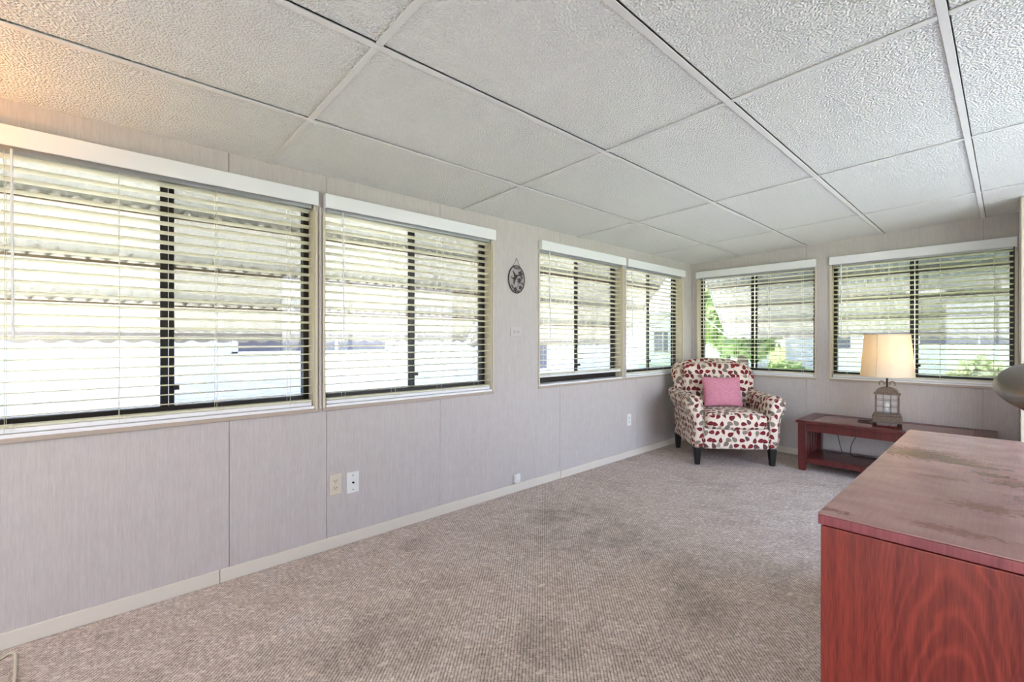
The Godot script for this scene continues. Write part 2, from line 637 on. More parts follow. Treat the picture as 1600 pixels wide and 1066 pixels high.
# ==================================================================== the setting
# windows: [name, wall, start along the wall, width, bottom rail raised]
# for the long wall the start is -z; for the short wall it is x
const WINS := [
	["window_1", "long", -0.37, 1.288, 0.0],
	["window_2", "long", 0.966, 1.234, 0.0],
	["window_3", "long", 2.700, 1.200, 0.052],
	["window_4", "long", 3.946, 1.184, 0.0],
	["window_5", "short", 0.07, 1.215, 0.0],
	["window_6", "short", 1.415, 1.230, 0.0],
]
const Y0 := 0.80
const Y1 := 1.955


func build_floor() -> void:
	var f := struct("floor")
	# the loops run in rows across the room's diagonal
	var along := Vector2(-sin(deg_to_rad(43.5)), -cos(deg_to_rad(43.5)))
	var cm := box(Vector3(RIGHT + 0.1, 0.06, FRONT - ZB + 0.1), 0.001)
	var arr := cm.surface_get_arrays(0)
	var uv := PackedVector2Array()
	for p in arr[Mesh.ARRAY_VERTEX]:
		var q := Vector2(p.x, p.z)
		uv.append(Vector2(q.dot(along.orthogonal()), q.dot(along)) / 0.576)
	arr[Mesh.ARRAY_TEX_UV] = uv
	var rug := ArrayMesh.new()
	rug.add_surface_from_arrays(Mesh.PRIMITIVE_TRIANGLES, arr)
	part(f, "carpet", rug, M.carpet, Vector3(RIGHT / 2, -0.03, (FRONT + ZB) / 2))
	part(f, "slab", box(Vector3(RIGHT + 0.3, 0.2, FRONT - ZB + 0.3), 0.001), M.core, Vector3(RIGHT / 2, -0.165, (FRONT + ZB) / 2))


# a stretch of wall a..b along local x, from y 0 to top, thickness z0..z1, with window openings left out
func wall_piece(a: float, b: float, top: float, z0: float, z1: float, holes: Array) -> ArrayMesh:
	var cuts := [a, b]
	for h in holes:
		for e in [h[0], h[1]]:
			if e > a and e < b:
				cuts.append(e)
	cuts.sort()
	var list := []
	for i in cuts.size() - 1:
		var l: float = cuts[i]
		var r: float = cuts[i + 1]
		var mid := (l + r) / 2
		var hole := []
		for h in holes:
			if mid > h[0] and mid < h[1]:
				hole = h
		var spans := [[0.0, top]] if hole.is_empty() else [[0.0, hole[2]], [hole[3], top]]
		for s in spans:
			if s[1] - s[0] > 0.001:
				list.append([box(Vector3(r - l, s[1] - s[0], z1 - z0), 0.0), Vector3(mid, (s[0] + s[1]) / 2, (z0 + z1) / 2)])
	return joined(list)


func panelled_wall(called: String, at: Vector3, turn: float, from: float, to: float, seams: Array, top: float, holes: Array) -> Node3D:
	var w := struct(called, at, turn)
	var edges := [from]
	for s in seams:
		if s > from + 0.01 and s < to - 0.01:
			edges.append(s)
	edges.append(to)
	for i in edges.size() - 1:
		var g0 := 0.0013 if i > 0 else 0.0
		var g1 := 0.0013 if i < edges.size() - 2 else 0.0
		part(w, "panel", wall_piece(edges[i] + g0, edges[i + 1] - g1, top, -0.007, 0.0, holes), M.wall)
	part(w, "core", wall_piece(from, to, top, -0.13, -0.007, holes), M.core)
	return w


func build_walls() -> void:
	var long_holes := []
	var short_holes := []
	for w in WINS:
		(long_holes if w[1] == "long" else short_holes).append([w[2], w[2] + w[3], Y0, Y1])
	# long wall: local x runs along -z
	panelled_wall("wall_left", Vector3.ZERO, PI / 2, -FRONT, -ZB, [-1.93, -0.713, 0.504, 0.980, 1.740, 2.958, 4.154], 2.2, long_holes)
	panelled_wall("wall_back", Vector3(0, 0, ZB), 0, 0.0, RIGHT, [1.207, 2.462], 2.36, short_holes)
	# the corner of the house that stands into the room beside the last window
	panelled_wall("wall_return", Vector3(2.658, 0, ZB), -PI / 2, 0.0, 0.563, [], 2.3, [])
	panelled_wall("wall_corner", Vector3(2.658, 0, -4.80), 0, 0.0, RIGHT - 2.658, [], 2.3, [])
	panelled_wall("wall_right", Vector3(RIGHT, 0, 0), -PI / 2, ZB, FRONT, [], 2.36, [[-4.72, -1.85, 0.0, 2.08]])
	var d2 := struct("added_door_2", Vector3(RIGHT, 0, 0), -PI / 2)  # glass doors added in the unseen right wall as fill light
	for k in 4:
		part(d2, "stile", box(Vector3(0.045, 2.08, 0.05), 0.003), M.bronze, Vector3(lerpf(-4.70, -1.87, k / 3.0), 1.04, -0.07))
	for y in [0.02, 2.06]:
		part(d2, "rail", box(Vector3(2.86, 0.04, 0.05), 0.003), M.bronze, Vector3(-3.285, y, -0.072))
	for k in 3:
		part(d2, "pane", box(Vector3(0.90, 2.0, 0.004), 0.0), M.clear, Vector3(lerpf(-4.70, -1.87, (k + 0.5) / 3.0), 1.04, -0.07))
	# behind the camera: unseen glass doors, added to let in more light
	panelled_wall("wall_front", Vector3(RIGHT, 0, FRONT), PI, 0.0, RIGHT, [], 2.36, [[0.45, 2.05, 0.0, 2.0]])
	var d := struct("added_door_1", Vector3(RIGHT, 0, FRONT), PI)
	for x in [0.47, 1.25, 2.03]:
		part(d, "stile", box(Vector3(0.045, 2.0, 0.05), 0.003), M.bronze, Vector3(x, 1.0, -0.07))
	for y in [0.02, 1.98]:
		part(d, "rail", box(Vector3(1.6, 0.04, 0.05), 0.003), M.bronze, Vector3(1.25, y, -0.072))
	for x in [0.86, 1.64]:
		part(d, "pane", box(Vector3(0.74, 1.94, 0.004), 0.0), M.clear, Vector3(x, 1.0, -0.07))


func build_ceiling() -> void:
	var c := struct("ceiling", Vector3(0, CEIL, 0))
	c.rotation.z = atan(SLOPE)
	var xs := [-0.02, 0.585, 1.205, 1.822, 2.465, 3.09, RIGHT + 0.05]
	var zs := [ZB - 0.02, -4.42, -3.19, -1.93, -0.69, 0.55, 1.79, FRONT + 0.05]
	for i in xs.size() - 1:
		for j in zs.size() - 1:
			var lo: float = xs[i] + (0.0155 if i > 0 else 0.0)   # the boards sit a little short of the bars on one side
			var hi: float = xs[i + 1] - 0.004
			var w: float = hi - lo
			var l: float = zs[j + 1] - zs[j] - 0.008
			part(c, "tile", box(Vector3(w, 0.012, l), 0.0015), M.tile, Vector3((lo + hi) / 2, 0.008 + rng.randf() * 0.0008, (zs[j] + zs[j + 1]) / 2))
	for i in range(1, xs.size() - 1):
		part(c, "grid_bar", box(Vector3(0.024, 0.004, FRONT - ZB + 0.06), 0.0008), M.bar, Vector3(xs[i], -0.0022, (FRONT + ZB) / 2))
	for j in range(1, zs.size() - 1):
		for i in xs.size() - 1:
			part(c, "cross_bar", box(Vector3(xs[i + 1] - xs[i] - 0.026, 0.004, 0.024), 0.0008), M.bar, Vector3((xs[i] + xs[i + 1]) / 2, -0.0016, zs[j]))
	part(c, "roof_deck", box(Vector3(RIGHT + 0.75, 0.16, FRONT - ZB + 0.7), 0.0), M.core, Vector3(RIGHT / 2 + 0.1, 0.105, (FRONT + ZB) / 2))


func build_windows() -> void:
	var long_at := func(s: float) -> Vector3: return Vector3(0, 0, -s)
	for w in WINS:
		var at: Vector3 = long_at.call(w[2]) if w[1] == "long" else Vector3(w[2], 0, ZB)
		var o := struct(w[0], at, PI / 2 if w[1] == "long" else 0.0)
		var wd: float = w[3]
		var hm := (Y0 + Y1) / 2
		var ht := Y1 - Y0
		# lining of the opening, sill, casing
		for s in [0.004, wd - 0.004]:
			part(o, "jamb", box(Vector3(0.008, ht, 0.13), 0.001), M.cream, Vector3(s, hm, -0.065))
		part(o, "head", box(Vector3(wd - 0.016, 0.008, 0.13), 0.001), M.cream, Vector3(wd / 2, Y1 - 0.004, -0.065))
		part(o, "sill", box(Vector3(wd - 0.016, 0.018, 0.134), 0.004), M.white, Vector3(wd / 2, Y0 + 0.009, -0.061))
		part(o, "apron", box(Vector3(wd + 0.02, 0.02, 0.012), 0.003), M.beige, Vector3(wd / 2, Y0 - 0.006, 0.005))
		for s in [-0.004, wd + 0.004]:
			part(o, "casing", box(Vector3(0.013, ht - 0.06, 0.010), 0.003), M.cream, Vector3(s, hm - 0.035, 0.005))
		# aluminium frame
		var fz := -0.105
		for s in [0.022, wd - 0.022]:
			part(o, "stile", box(Vector3(0.03, ht - 0.026, 0.05), 0.003), M.bronze, Vector3(s, hm + 0.005, fz))
		part(o, "bottom_rail", box(Vector3(wd - 0.074, 0.05, 0.05), 0.004), M.bronze, Vector3(wd / 2, Y0 + 0.045, fz))
		part(o, "top_rail", box(Vector3(wd - 0.074, 0.03, 0.05), 0.004), M.bronze, Vector3(wd / 2, Y1 - 0.025, fz))
		var mid := wd * 0.5 - 0.003
		part(o, "meeting_stile", box(Vector3(0.030, ht - 0.105, 0.022), 0.003), M.bronze, Vector3(mid - 0.014, hm + 0.015, fz + 0.012))
		part(o, "meeting_stile", box(Vector3(0.022, ht - 0.105, 0.022), 0.003), M.bronze, Vector3(mid + 0.016, hm + 0.015, fz - 0.011))
		part(o, "latch", box(Vector3(0.02, 0.022, 0.016), 0.002), M.bronze, Vector3(mid + 0.034, Y0 + 0.155, fz + 0.01))
		part(o, "pane", box(Vector3(mid - 0.06, ht - 0.105, 0.004), 0.0), M.pane, Vector3(mid / 2 + 0.004, hm + 0.015, fz + 0.012))
		part(o, "pane", box(Vector3(wd - mid - 0.06, ht - 0.105, 0.004), 0.0), M.pane, Vector3((wd + mid) / 2 - 0.004, hm + 0.015, fz - 0.008))
		var scr := grid(1, 1, func(u: float, v: float): return Vector3(lerpf(mid + 0.028, wd - 0.038, u), lerpf(Y0 + 0.07, Y1 - 0.04, v), -0.126))
		part(o, "insect_screen", scr, M.screen)


func build_trims() -> void:
	# skirting boards, with the joints the photograph shows
	var b := struct("baseboard_left")
	for s in [[FRONT, -0.462, 0.011], [-0.464, -2.955, 0.011], [-2.957, ZB + 0.012, 0.014]]:
		part(b, "board", rbox(Vector3(s[2], 0.066, s[0] - s[1]), 0.004, 1, 3), M.base, Vector3(s[2] / 2, 0.033, (s[0] + s[1]) / 2))
	var b2 := struct("baseboard_back")
	part(b2, "board", rbox(Vector3(2.63, 0.066, 0.013), 0.004, 1, 3), M.base, Vector3(1.33, 0.033, ZB + 0.0065))
	var t := struct("trim_1")
	part(t, "corner_strip", rbox(Vector3(0.022, 2.08, 0.012), 0.004, 1, 2), M.wall, Vector3(0.012, 1.04 + 0.03, ZB + 0.006))
	var t2 := struct("trim_2")
	part(t2, "corner_strip", rbox(Vector3(0.045, 2.18, 0.012), 0.004, 1, 2), M.cream, Vector3(2.684, 1.09, -4.794))
	# narrow post between the first two windows, capped by cream strips
	var t3 := struct("trim_3")
	part(t3, "post_strip", rbox(Vector3(0.012, 1.12, 0.012), 0.004, 1, 2), M.wall, Vector3(0.006, 1.36, -0.942))


# ==================================================================== outside
func leaf_cloud(count: int, radius: Vector3, leaf: float, s: int) -> ArrayMesh:
	var r := RandomNumberGenerator.new()
	r.seed = s
	var v := PackedVector3Array()
	var n := PackedVector3Array()
	var idx := PackedInt32Array()
	for i in count:
		var d := Vector3(r.randfn(), r.randfn(), r.randfn()).normalized()
		var p := d * radius * pow(r.randf(), 0.45) * (0.8 + 0.25 * sin(d.x * 7.0 + s) * cos(d.y * 6.0))
		var a := Vector3(r.randfn(), r.randfn(), r.randfn()).normalized()
		var b := a.cross(d + Vector3(0.01, 0, 0)).normalized()
		var l := leaf * r.randf_range(0.6, 1.3)
		var k := v.size()
		v.append_array([p - a * l, p + b * l * 0.45, p + a * l, p - b * l * 0.45])
		var nn := a.cross(b).normalized()
		n.append_array([nn, nn, nn, nn])
		idx.append_array([k, k + 1, k + 2, k, k + 2, k + 3])
	return to_mesh(v, n, idx)


func tree(label: String, at: Vector3, height: float, crown: Vector3, m: Material, s: int) -> void:
	var t := thing("tree", label, "tree", at)
	part(t, "trunk", tube(curve([Vector3.ZERO, Vector3(0.1, height * 0.35, 0.05), Vector3(-0.05, height * 0.75, 0)]), 0.16, 8), M.bark)
	part(t, "crown", leaf_cloud(2600, crown, 0.24, s), m, Vector3(0, height, 0))


func shrub(label: String, at: Vector3, crown: Vector3, m: Material, s: int) -> void:
	var t := thing("shrub", label, "shrub", at)
	part(t, "foliage", leaf_cloud(1100, crown, 0.11, s), m, Vector3(0, crown.y * 0.95, 0))
	part(t, "stem", tube(PackedVector3Array([Vector3.ZERO, Vector3(0, crown.y, 0)]), 0.03, 6), M.bark)


func house(called: String, label: String, at: Vector3, turn: float, length: float, height: float, skin: Material, planks: int, openings: Array, depth := 4.0) -> Node3D:
	# front face on local z = 0 looking along +z, local x from 0 to length
	var h := thing(called, label, "house", at, turn)
	part(h, "wall", box(Vector3(length, height, depth), 0.01), skin, Vector3(length / 2, height / 2 + 0.3, -depth / 2 - 0.03))
	part(h, "skirting", box(Vector3(length, 0.36, depth - 0.1), 0.01), M.skirting, Vector3(length / 2, 0.14, -depth / 2 - 0.03))
	var ph := height / planks
	for i in planks:
		part(h, "siding_plank", box(Vector3(length, ph + 0.01, 0.018), 0.003), skin, Vector3(length / 2, 0.3 + ph * (i + 0.5), -0.014), Vector3(0.07, 0, 0))
	for o in openings:
		var f := part(h, "window", joined([
			[box(Vector3(o[2] + 0.12, 0.06, 0.06), 0.004), Vector3(0, o[3] / 2 + 0.03, 0)],
			[box(Vector3(o[2] + 0.12, 0.06, 0.06), 0.004), Vector3(0, -o[3] / 2 - 0.03, 0)],
			[box(Vector3(0.06, o[3] + 0.06, 0.06), 0.004), Vector3(-o[2] / 2 - 0.03, 0, 0)],
			[box(Vector3(0.06, o[3] + 0.06, 0.06), 0.004), Vector3(o[2] / 2 + 0.03, 0, 0)],
			[box(Vector3(0.04, o[3], 0.05), 0.004), Vector3(o[2] * 0.12, 0, 0)]]), M.white, Vector3(o[0], o[1], 0.02))
		part(f, "pane", box(Vector3(o[2], o[3], 0.02), 0.0), M.dark_glass, Vector3(0, 0, 0.0))
	part(h, "roof", slab(PackedVector2Array([Vector2(-depth - 0.3, 0), Vector2(0.35, 0), Vector2(0.35, 0.12), Vector2(-depth / 2, 0.75), Vector2(-depth - 0.3, 0.12)]), length + 0.5), M.roof, Vector3(length / 2, height + 0.3, 0), Vector3(0, -PI / 2, 0)).scale = Vector3(1, 1, 1)
	return h


func build_outside() -> void:
	var g := struct("ground")
	part(g, "earth", box(Vector3(160, 0.3, 160), 0.0), M.grass, Vector3(0, -0.55, -30))
	var drive := struct("road")
	part(drive, "surface", box(Vector3(90, 0.03, 5.0), 0.005), M.paving, Vector3(0, -0.39, -15.0))
	part(drive, "driveway", box(Vector3(3.4, 0.03, 9.0), 0.005), M.paving, Vector3(-1.1, -0.385, -9.2), Vector3(0, 0.25, 0))
	part(drive, "added_patio", box(Vector3(9.0, 0.05, 6.0), 0.005), M.concrete, Vector3(1.8, -0.24, FRONT + 3.25))  # unseen paving added to bounce sunlight in through the rear doors
	part(drive, "added_terrace", box(Vector3(9.0, 0.05, 13.0), 0.005), M.concrete, Vector3(RIGHT + 4.7, -0.24, -2.0))  # unseen paving added to bounce daylight onto the ceiling from the right
	part(drive, "side_path", box(Vector3(3.2, 0.04, 22.0), 0.005), M.paving, Vector3(-1.95, -0.38, -4.0))  # paving made pale to bounce daylight up through the windows

	# next-door home along the long wall, its face parallel to ours at x = -4
	house("neighbor_house", "long white mobile home with lap siding seen below the awnings", Vector3(-4.0, -0.4, 8.0), PI / 2, 18.6, 2.7, M.siding, 14,
		[[8.0 + 2.37, 1.58, 2.0, 0.28], [8.0 + 6.6, 1.45, 0.9, 0.9]])
	# across the road
	house("neighbor_house", "pale grey house with wide windows across the road", Vector3(-3.6, -0.4, -21.0), 0.0, 13.0, 2.7, M.pale, 10,
		[[5.3, 1.75, 2.3, 0.62], [9.5, 1.7, 1.6, 0.8], [1.6, 1.7, 1.2, 0.8]], 6.0)
	house("neighbor_house", "distant white house behind the trees, past the driveway", Vector3(-17.5, -0.4, -22.0), 0.0, 11.0, 2.6, M.siding, 10,
		[[9.6, 1.5, 0.8, 1.1], [7.8, 1.5, 0.8, 1.1], [5.0, 1.6, 1.6, 0.9]], 6.0)
	tree("leafy green tree on the lawn seen beside the flowered armchair", Vector3(-2.9, -0.4, -14.5), 2.3, Vector3(1.3, 1.6, 1.3), M.leaf, 5)
	tree("tall grey-green tree behind the driveway", Vector3(-5.3, -0.4, -19.2), 3.3, Vector3(2.3, 2.4, 2.3), M.leaf2, 6)
	tree("broad tree standing far behind the pale grey house", Vector3(4.0, -0.4, -30.0), 5.4, Vector3(4.0, 2.6, 3.0), M.leaf2, 7)
	shrub("round bush growing at the pale grey house's right window", Vector3(2.1, -0.4, -18.2), Vector3(0.75, 0.62, 0.6), M.leaf2, 8)
	shrub("low green bush behind the table lamp's shade", Vector3(-2.6, -0.4, -17.8), Vector3(0.9, 0.5, 0.6), M.leaf, 9)
	shrub("spreading bush on the lawn under the leafy tree", Vector3(-2.6, -0.4, -11.6), Vector3(0.9, 0.55, 0.8), M.leaf, 10)


# one awning: overlapping corrugated sheets stepping down and out, a scalloped lower edge, end arms
func awning(label: String, at: Vector3, turn: float, width: float, out: float, top: float, low: float) -> void:
	var a := thing("awning", label, "awning", at, turn, "corrugated window awnings")
	var steps := [0.0, 0.26, 0.55, 0.79, 1.0]
	var n := int(width / 0.07) * 6
	for i in 4:
		var s0: float = steps[i] - (0.065 if i > 0 else 0.0)
		var s1: float = steps[i + 1]
		var lift := 0.028
		part(a, "sheet", grid(n, 2, func(u: float, v: float):
			var s := lerpf(s0, s1, v)
			var wave := 0.007 * sin(u * width / 0.07 * TAU)
			return Vector3(u * width, lerpf(top, low, s) + wave + lift * v, -lerpf(0.02, out, s) - wave * 0.8)), M.awning)
	for i in range(1, 4):
		var s: float = steps[i]
		part(a, "overlap_bar", box(Vector3(width, [0.028, 0.014, 0.010][i - 1], 0.014), 0.002), M.rail, Vector3(width / 2, lerpf(top, low, s) + 0.004, -lerpf(0.02, out, s) + 0.022))  # brown bar drawing the dark line at each sheet overlap
	# hanging scalloped strip
	var poly := PackedVector2Array()
	var scallops := int(width / 0.11)
	poly.append(Vector2(0, 0.0))
	poly.append(Vector2(0, -0.05))
	for k in scallops:
		for j in 5:
			var f := (k + (j + 0.5) / 5.0) / scallops
			poly.append(Vector2(f * width, -0.05 - 0.022 * sin(PI * (j + 0.5) / 5.0)))
	poly.append(Vector2(width, -0.05))
	poly.append(Vector2(width, 0.0))
	part(a, "scalloped_edge", slab(poly, 0.003), M.awning, Vector3(0, low + 0.035, -out - 0.012))
	part(a, "front_bar", box(Vector3(width, 0.022, 0.022), 0.002), M.white, Vector3(width / 2, low + 0.015, -out + 0.01))
	for x in [0.015, width - 0.015]:
		part(a, "arm", tube(PackedVector3Array([Vector3(x, top - 0.55, -0.02), Vector3(x, low, -out + 0.01)]), 0.009, 6), M.white)
		part(a, "end_bar", tube(PackedVector3Array([Vector3(x, top - 0.02, -0.02), Vector3(x, low + 0.01, -out)]), 0.011, 6), M.white)


func build_awnings() -> void:
	awning("corrugated awning outside the first pair of long-wall windows", Vector3(-0.13, 0, 0.55), PI / 2, 3.17, 0.72, 2.03, 1.20)
	awning("corrugated awning outside the second pair of long-wall windows", Vector3(-0.13, 0, -2.63), PI / 2, 2.51, 0.72, 2.03, 1.15)
	awning("corrugated awning outside the window behind the armchair and table lamp", Vector3(0.05, 0, ZB - 0.13), 0.0, 2.72, 0.72, 2.03, 1.24)


# ==================================================================== furniture
func build_armchair() -> void:
	var c := thing("armchair", "upholstered armchair with burgundy and taupe leaf print in the corner", "armchair", Vector3(0.617, 0, -4.737), deg_to_rad(42.0))
	var F: Material = M.fabric
	# seat base with front rail
	part(c, "base", rbox(Vector3(0.60, 0.20, 0.74), 0.025, 4, 3), F, Vector3(0, 0.255, 0.02))
	# loose seat cushion, puffed up
	part(c, "seat_cushion", rbox(Vector3(0.565, 0.15, 0.60), 0.055, 10, 4, func(p: Vector3):
		var q := 1.0 - pow(absf(p.x) / 0.29, 3.0)
		var r := 1.0 - pow(absf(p.z) / 0.31, 3.0)
		return p + Vector3(0, 0.028 * maxf(q, 0) * maxf(r, 0) if p.y > 0 else 0.0, 0.012 * (1 - pow(absf(p.x) / 0.29, 2.0)) * (1.0 if p.z > 0 else 0.0))), F, Vector3(0, 0.415, 0.115))
	# arms: panel that flares into a roll, extruded front to back with a slight rise
	for s in [-1.0, 1.0]:
		var arm := rbox(Vector3(0.12, 0.50, 0.72), 0.05, 14, 4, func(p: Vector3):
			var t := (p.y + 0.25) / 0.5
			var w := 0.105 + 0.060 * smoothstep(0.58, 0.82, t) * (1.0 - 0.25 * smoothstep(0.9, 1.0, t))
			var lean := 0.008 * t + 0.034 * smoothstep(0.5, 0.9, t)
			var front := 0.02 * sin(t * PI) if p.z > 0.2 else 0.0
			var rise := 0.03 * smoothstep(-0.1, -0.36, p.z) * t
			return Vector3(p.x / 0.12 * w + lean * 1.0, p.y + rise, p.z + front))
		var am := part(c, "arm", arm, F, Vector3(s * 0.335, 0.405, 0.02))
		am.scale.x = s
		# welt round the front face of the arm
		var pts := []
		for k in 25:
			var a := lerpf(0.0, TAU, k / 24.0)
			var t := clampf(0.5 + 0.49 * sin(a), 0.0, 1.0)
			var w := 0.105 + 0.060 * smoothstep(0.58, 0.82, t) * (1.0 - 0.25 * smoothstep(0.9, 1.0, t))
			var lean := 0.008 * t + 0.034 * smoothstep(0.5, 0.9, t)
			pts.append(Vector3(clampf(cos(a) * 1.4, -1, 1) * w * 0.40 + lean, (t - 0.5) * 0.46, 0.372 + 0.014 * sin(t * PI)))
		pts.pop_back()
		var welt := part(am, "welt", tube(PackedVector3Array(pts), 0.004, 6, true), F)
		welt.position = Vector3(0, 0, -0.008)
	# back: arched slab that leans and wraps a little
	part(c, "backrest", rbox(Vector3(0.78, 0.74, 0.17), 0.06, 16, 4, func(p: Vector3):
		var t := (p.y + 0.37) / 0.74
		var x := p.x / 0.39
		var arch := 0.055 * (1.0 - x * x) * smoothstep(0.5, 1.0, t) - 0.02 * pow(absf(x), 4.0) * smoothstep(0.6, 1.0, t)
		var lean := -0.075 * t * t
		var wrap := 0.05 * x * x * smoothstep(0.1, 0.6, t)
		var puff := 0.03 * (1.0 - x * x) * sin(clampf(t, 0, 1) * PI) if p.z > 0 else 0.0
		var roll := -0.04 * smoothstep(0.8, 1.0, t)
		var wide := 1.0 + 0.07 * smoothstep(0.45, 0.85, t) - 0.03 * smoothstep(0.85, 1.0, t)
		return Vector3(p.x * wide, p.y + arch, p.z + lean + wrap + puff + roll)), F, Vector3(0, 0.56, -0.275))
	# inner back cushion
	part(c, "back_cushion", rbox(Vector3(0.68, 0.47, 0.13), 0.055, 12, 4, func(p: Vector3):
		var x := p.x / 0.34
		var y := p.y / 0.235
		var puff := 0.03 * (1 - x * x) * (1 - y * y) if p.z > 0 else 0.0
		return p + Vector3(0, 0.02 * (1 - x * x) if p.y > 0 else 0.0, puff - 0.11 * (p.y + 0.23))), F, Vector3(0, 0.69, -0.150))
	# tapered black feet
	for s in [-1.0, 1.0]:
		for z in [0.34, -0.34]:
			part(c, "leg", rbox(Vector3(0.062, 0.16, 0.062), 0.005, 2, 2, func(p: Vector3):
				var k := lerpf(0.66, 1.05, (p.y + 0.08) / 0.16)
				return Vector3(p.x * k + s * 0.006, p.y, p.z * k)), M.black, Vector3(s * 0.335, 0.08, z))
	# scatter cushion leaning on the back
	var pil := thing("scatter_cushion", "small square pink cushion leaning in the leaf-print armchair", "cushion", c.position + Vector3(0.027, 0.508, 0.05), deg_to_rad(43.0))
	part(pil, "cover", rbox(Vector3(0.36, 0.29, 0.11), 0.012, 16, 2, func(p: Vector3):
		var x := p.x / 0.18
		var y := p.y / 0.145
		var thick := pow(maxf(0.0, 1.0 - x * x), 0.5) * pow(maxf(0.0, 1.0 - y * y), 0.5)
		var pull := 1.0 - 0.06 * (1.0 - absf(y)) * absf(x)
		var pull2 := 1.0 - 0.07 * (1.0 - absf(x)) * absf(y)
		return Vector3(p.x * pull * 1.04, p.y * pull2 * 1.04, p.z * lerpf(0.10, 1.25, thick))), M.pink, Vector3(0, 0.155, 0), Vector3(-0.30, 0, 0))


func build_coffee_table() -> void:
	var t := thing("coffee_table", "low mahogany coffee table with lower shelf and slatted ends under the window", "table")
	var x0 := 1.285
	var x1 := 2.545
	var z0 := ZB + 0.03
	var z1 := -4.735
	var top := 0.455
	var m: Material = M.mahogany
	var zc := (z0 + z1) / 2
	var zl := z1 - z0
	# top frame
	for z in [z0 + 0.045, z1 - 0.045]:
		part(t, "top_rail", box(Vector3(x1 - x0, 0.024, 0.09), 0.004), m, Vector3((x0 + x1) / 2, top - 0.012, z))
	for x in [x0 + 0.06, x1 - 0.06]:
		part(t, "top_end", box(Vector3(0.12, 0.0238, zl - 0.181), 0.002), m, Vector3(x, top - 0.012, zc))
	var a := x0 + 0.12
	var b := x1 - 0.12
	for i in 2:
		var l := lerpf(a, b, i / 2.0) + 0.001
		var r := lerpf(a, b, (i + 1) / 2.0) - 0.001
		part(t, "inlay_panel", box(Vector3(r - l, 0.018, zl - 0.184), 0.002), M.inlay, Vector3((l + r) / 2, top - 0.0105, zc))
	# apron
	for z in [z0 + 0.04, z1 - 0.03]:
		part(t, "apron", box(Vector3(x1 - x0 - 0.16, 0.07, 0.022), 0.003), m, Vector3((x0 + x1) / 2, top - 0.059, z))
	for x in [x0 + 0.045, x1 - 0.045]:
		part(t, "end_apron", box(Vector3(0.022, 0.07, zl - 0.17), 0.003), m, Vector3(x, top - 0.059, zc))
		for z in [z0 + 0.05, z1 - 0.045]:
			part(t, "leg", rbox(Vector3(0.062, top - 0.024, 0.062), 0.004, 4, 1, func(p: Vector3):
				var k := lerpf(0.86, 1.0, smoothstep(-0.216, -0.06, p.y))
				return Vector3(p.x * k, p.y, p.z * k)), m, Vector3(x, (top - 0.024) / 2, z))
		for k in 5:
			part(t, "slat", box(Vector3(0.012, 0.27, 0.045), 0.002), m, Vector3(x, 0.245, lerpf(z0 + 0.14, z1 - 0.13, k / 4.0)))
	# lower shelf
	for z in [z0 + 0.055, z1 - 0.042]:
		part(t, "shelf_rail", box(Vector3(x1 - x0 - 0.15, 0.042, 0.022), 0.003), m, Vector3((x0 + x1) / 2, 0.092, z))
	part(t, "shelf", box(Vector3(x1 - x0 - 0.03, 0.018, zl - 0.13), 0.002), m, Vector3((x0 + x1) / 2, 0.104, zc))


func build_desk() -> void:
	var d := thing("desk", "large cherry-veneer desk with worn and stained top in the foreground", "desk")
	var x0 := 2.283
	var x1 := 3.05
	var z0 := -2.86
	var z1 := -1.315
	var top := 0.757
	part(d, "desk_top", box(Vector3(x1 - x0, 0.004, z1 - z0), 0.0015), M.desktop, Vector3((x0 + x1) / 2, top - 0.002, (z0 + z1) / 2))
	part(d, "top_edge", box(Vector3(x1 - x0 - 0.001, 0.023, z1 - z0 - 0.001), 0.002), M.desk_edge, Vector3((x0 + x1) / 2, top - 0.016, (z0 + z1) / 2))
	for z in [z0 + 0.014, z1 - 0.011]:
		part(d, "end_panel", box(Vector3(x1 - x0 - 0.012, top - 0.030, 0.02), 0.002), M.cherry, Vector3((x0 + x1) / 2, (top - 0.030) / 2, z))
	part(d, "modesty_panel", box(Vector3(0.018, 0.70, z1 - z0 - 0.06), 0.002), M.cherry, Vector3(x0 + 0.02, 0.376, (z0 + z1) / 2))
	for zz in [z1 - 0.24, z0 + 0.24]:
		part(d, "pedestal", box(Vector3(0.66, 0.64, 0.40), 0.002), M.cherry, Vector3(x0 + 0.38, 0.40, zz))
		for k in 3:
			var dr := part(d, "drawer", box(Vector3(0.018, 0.2, 0.38), 0.003), M.cherry, Vector3(x0 + 0.72, 0.19 + k * 0.21, zz))
			part(dr, "handle", tube(curve([Vector3(0.008, 0, -0.05), Vector3(0.028, 0, -0.035), Vector3(0.028, 0, 0.035), Vector3(0.008, 0, 0.05)]), 0.004, 6), M.dark_metal)


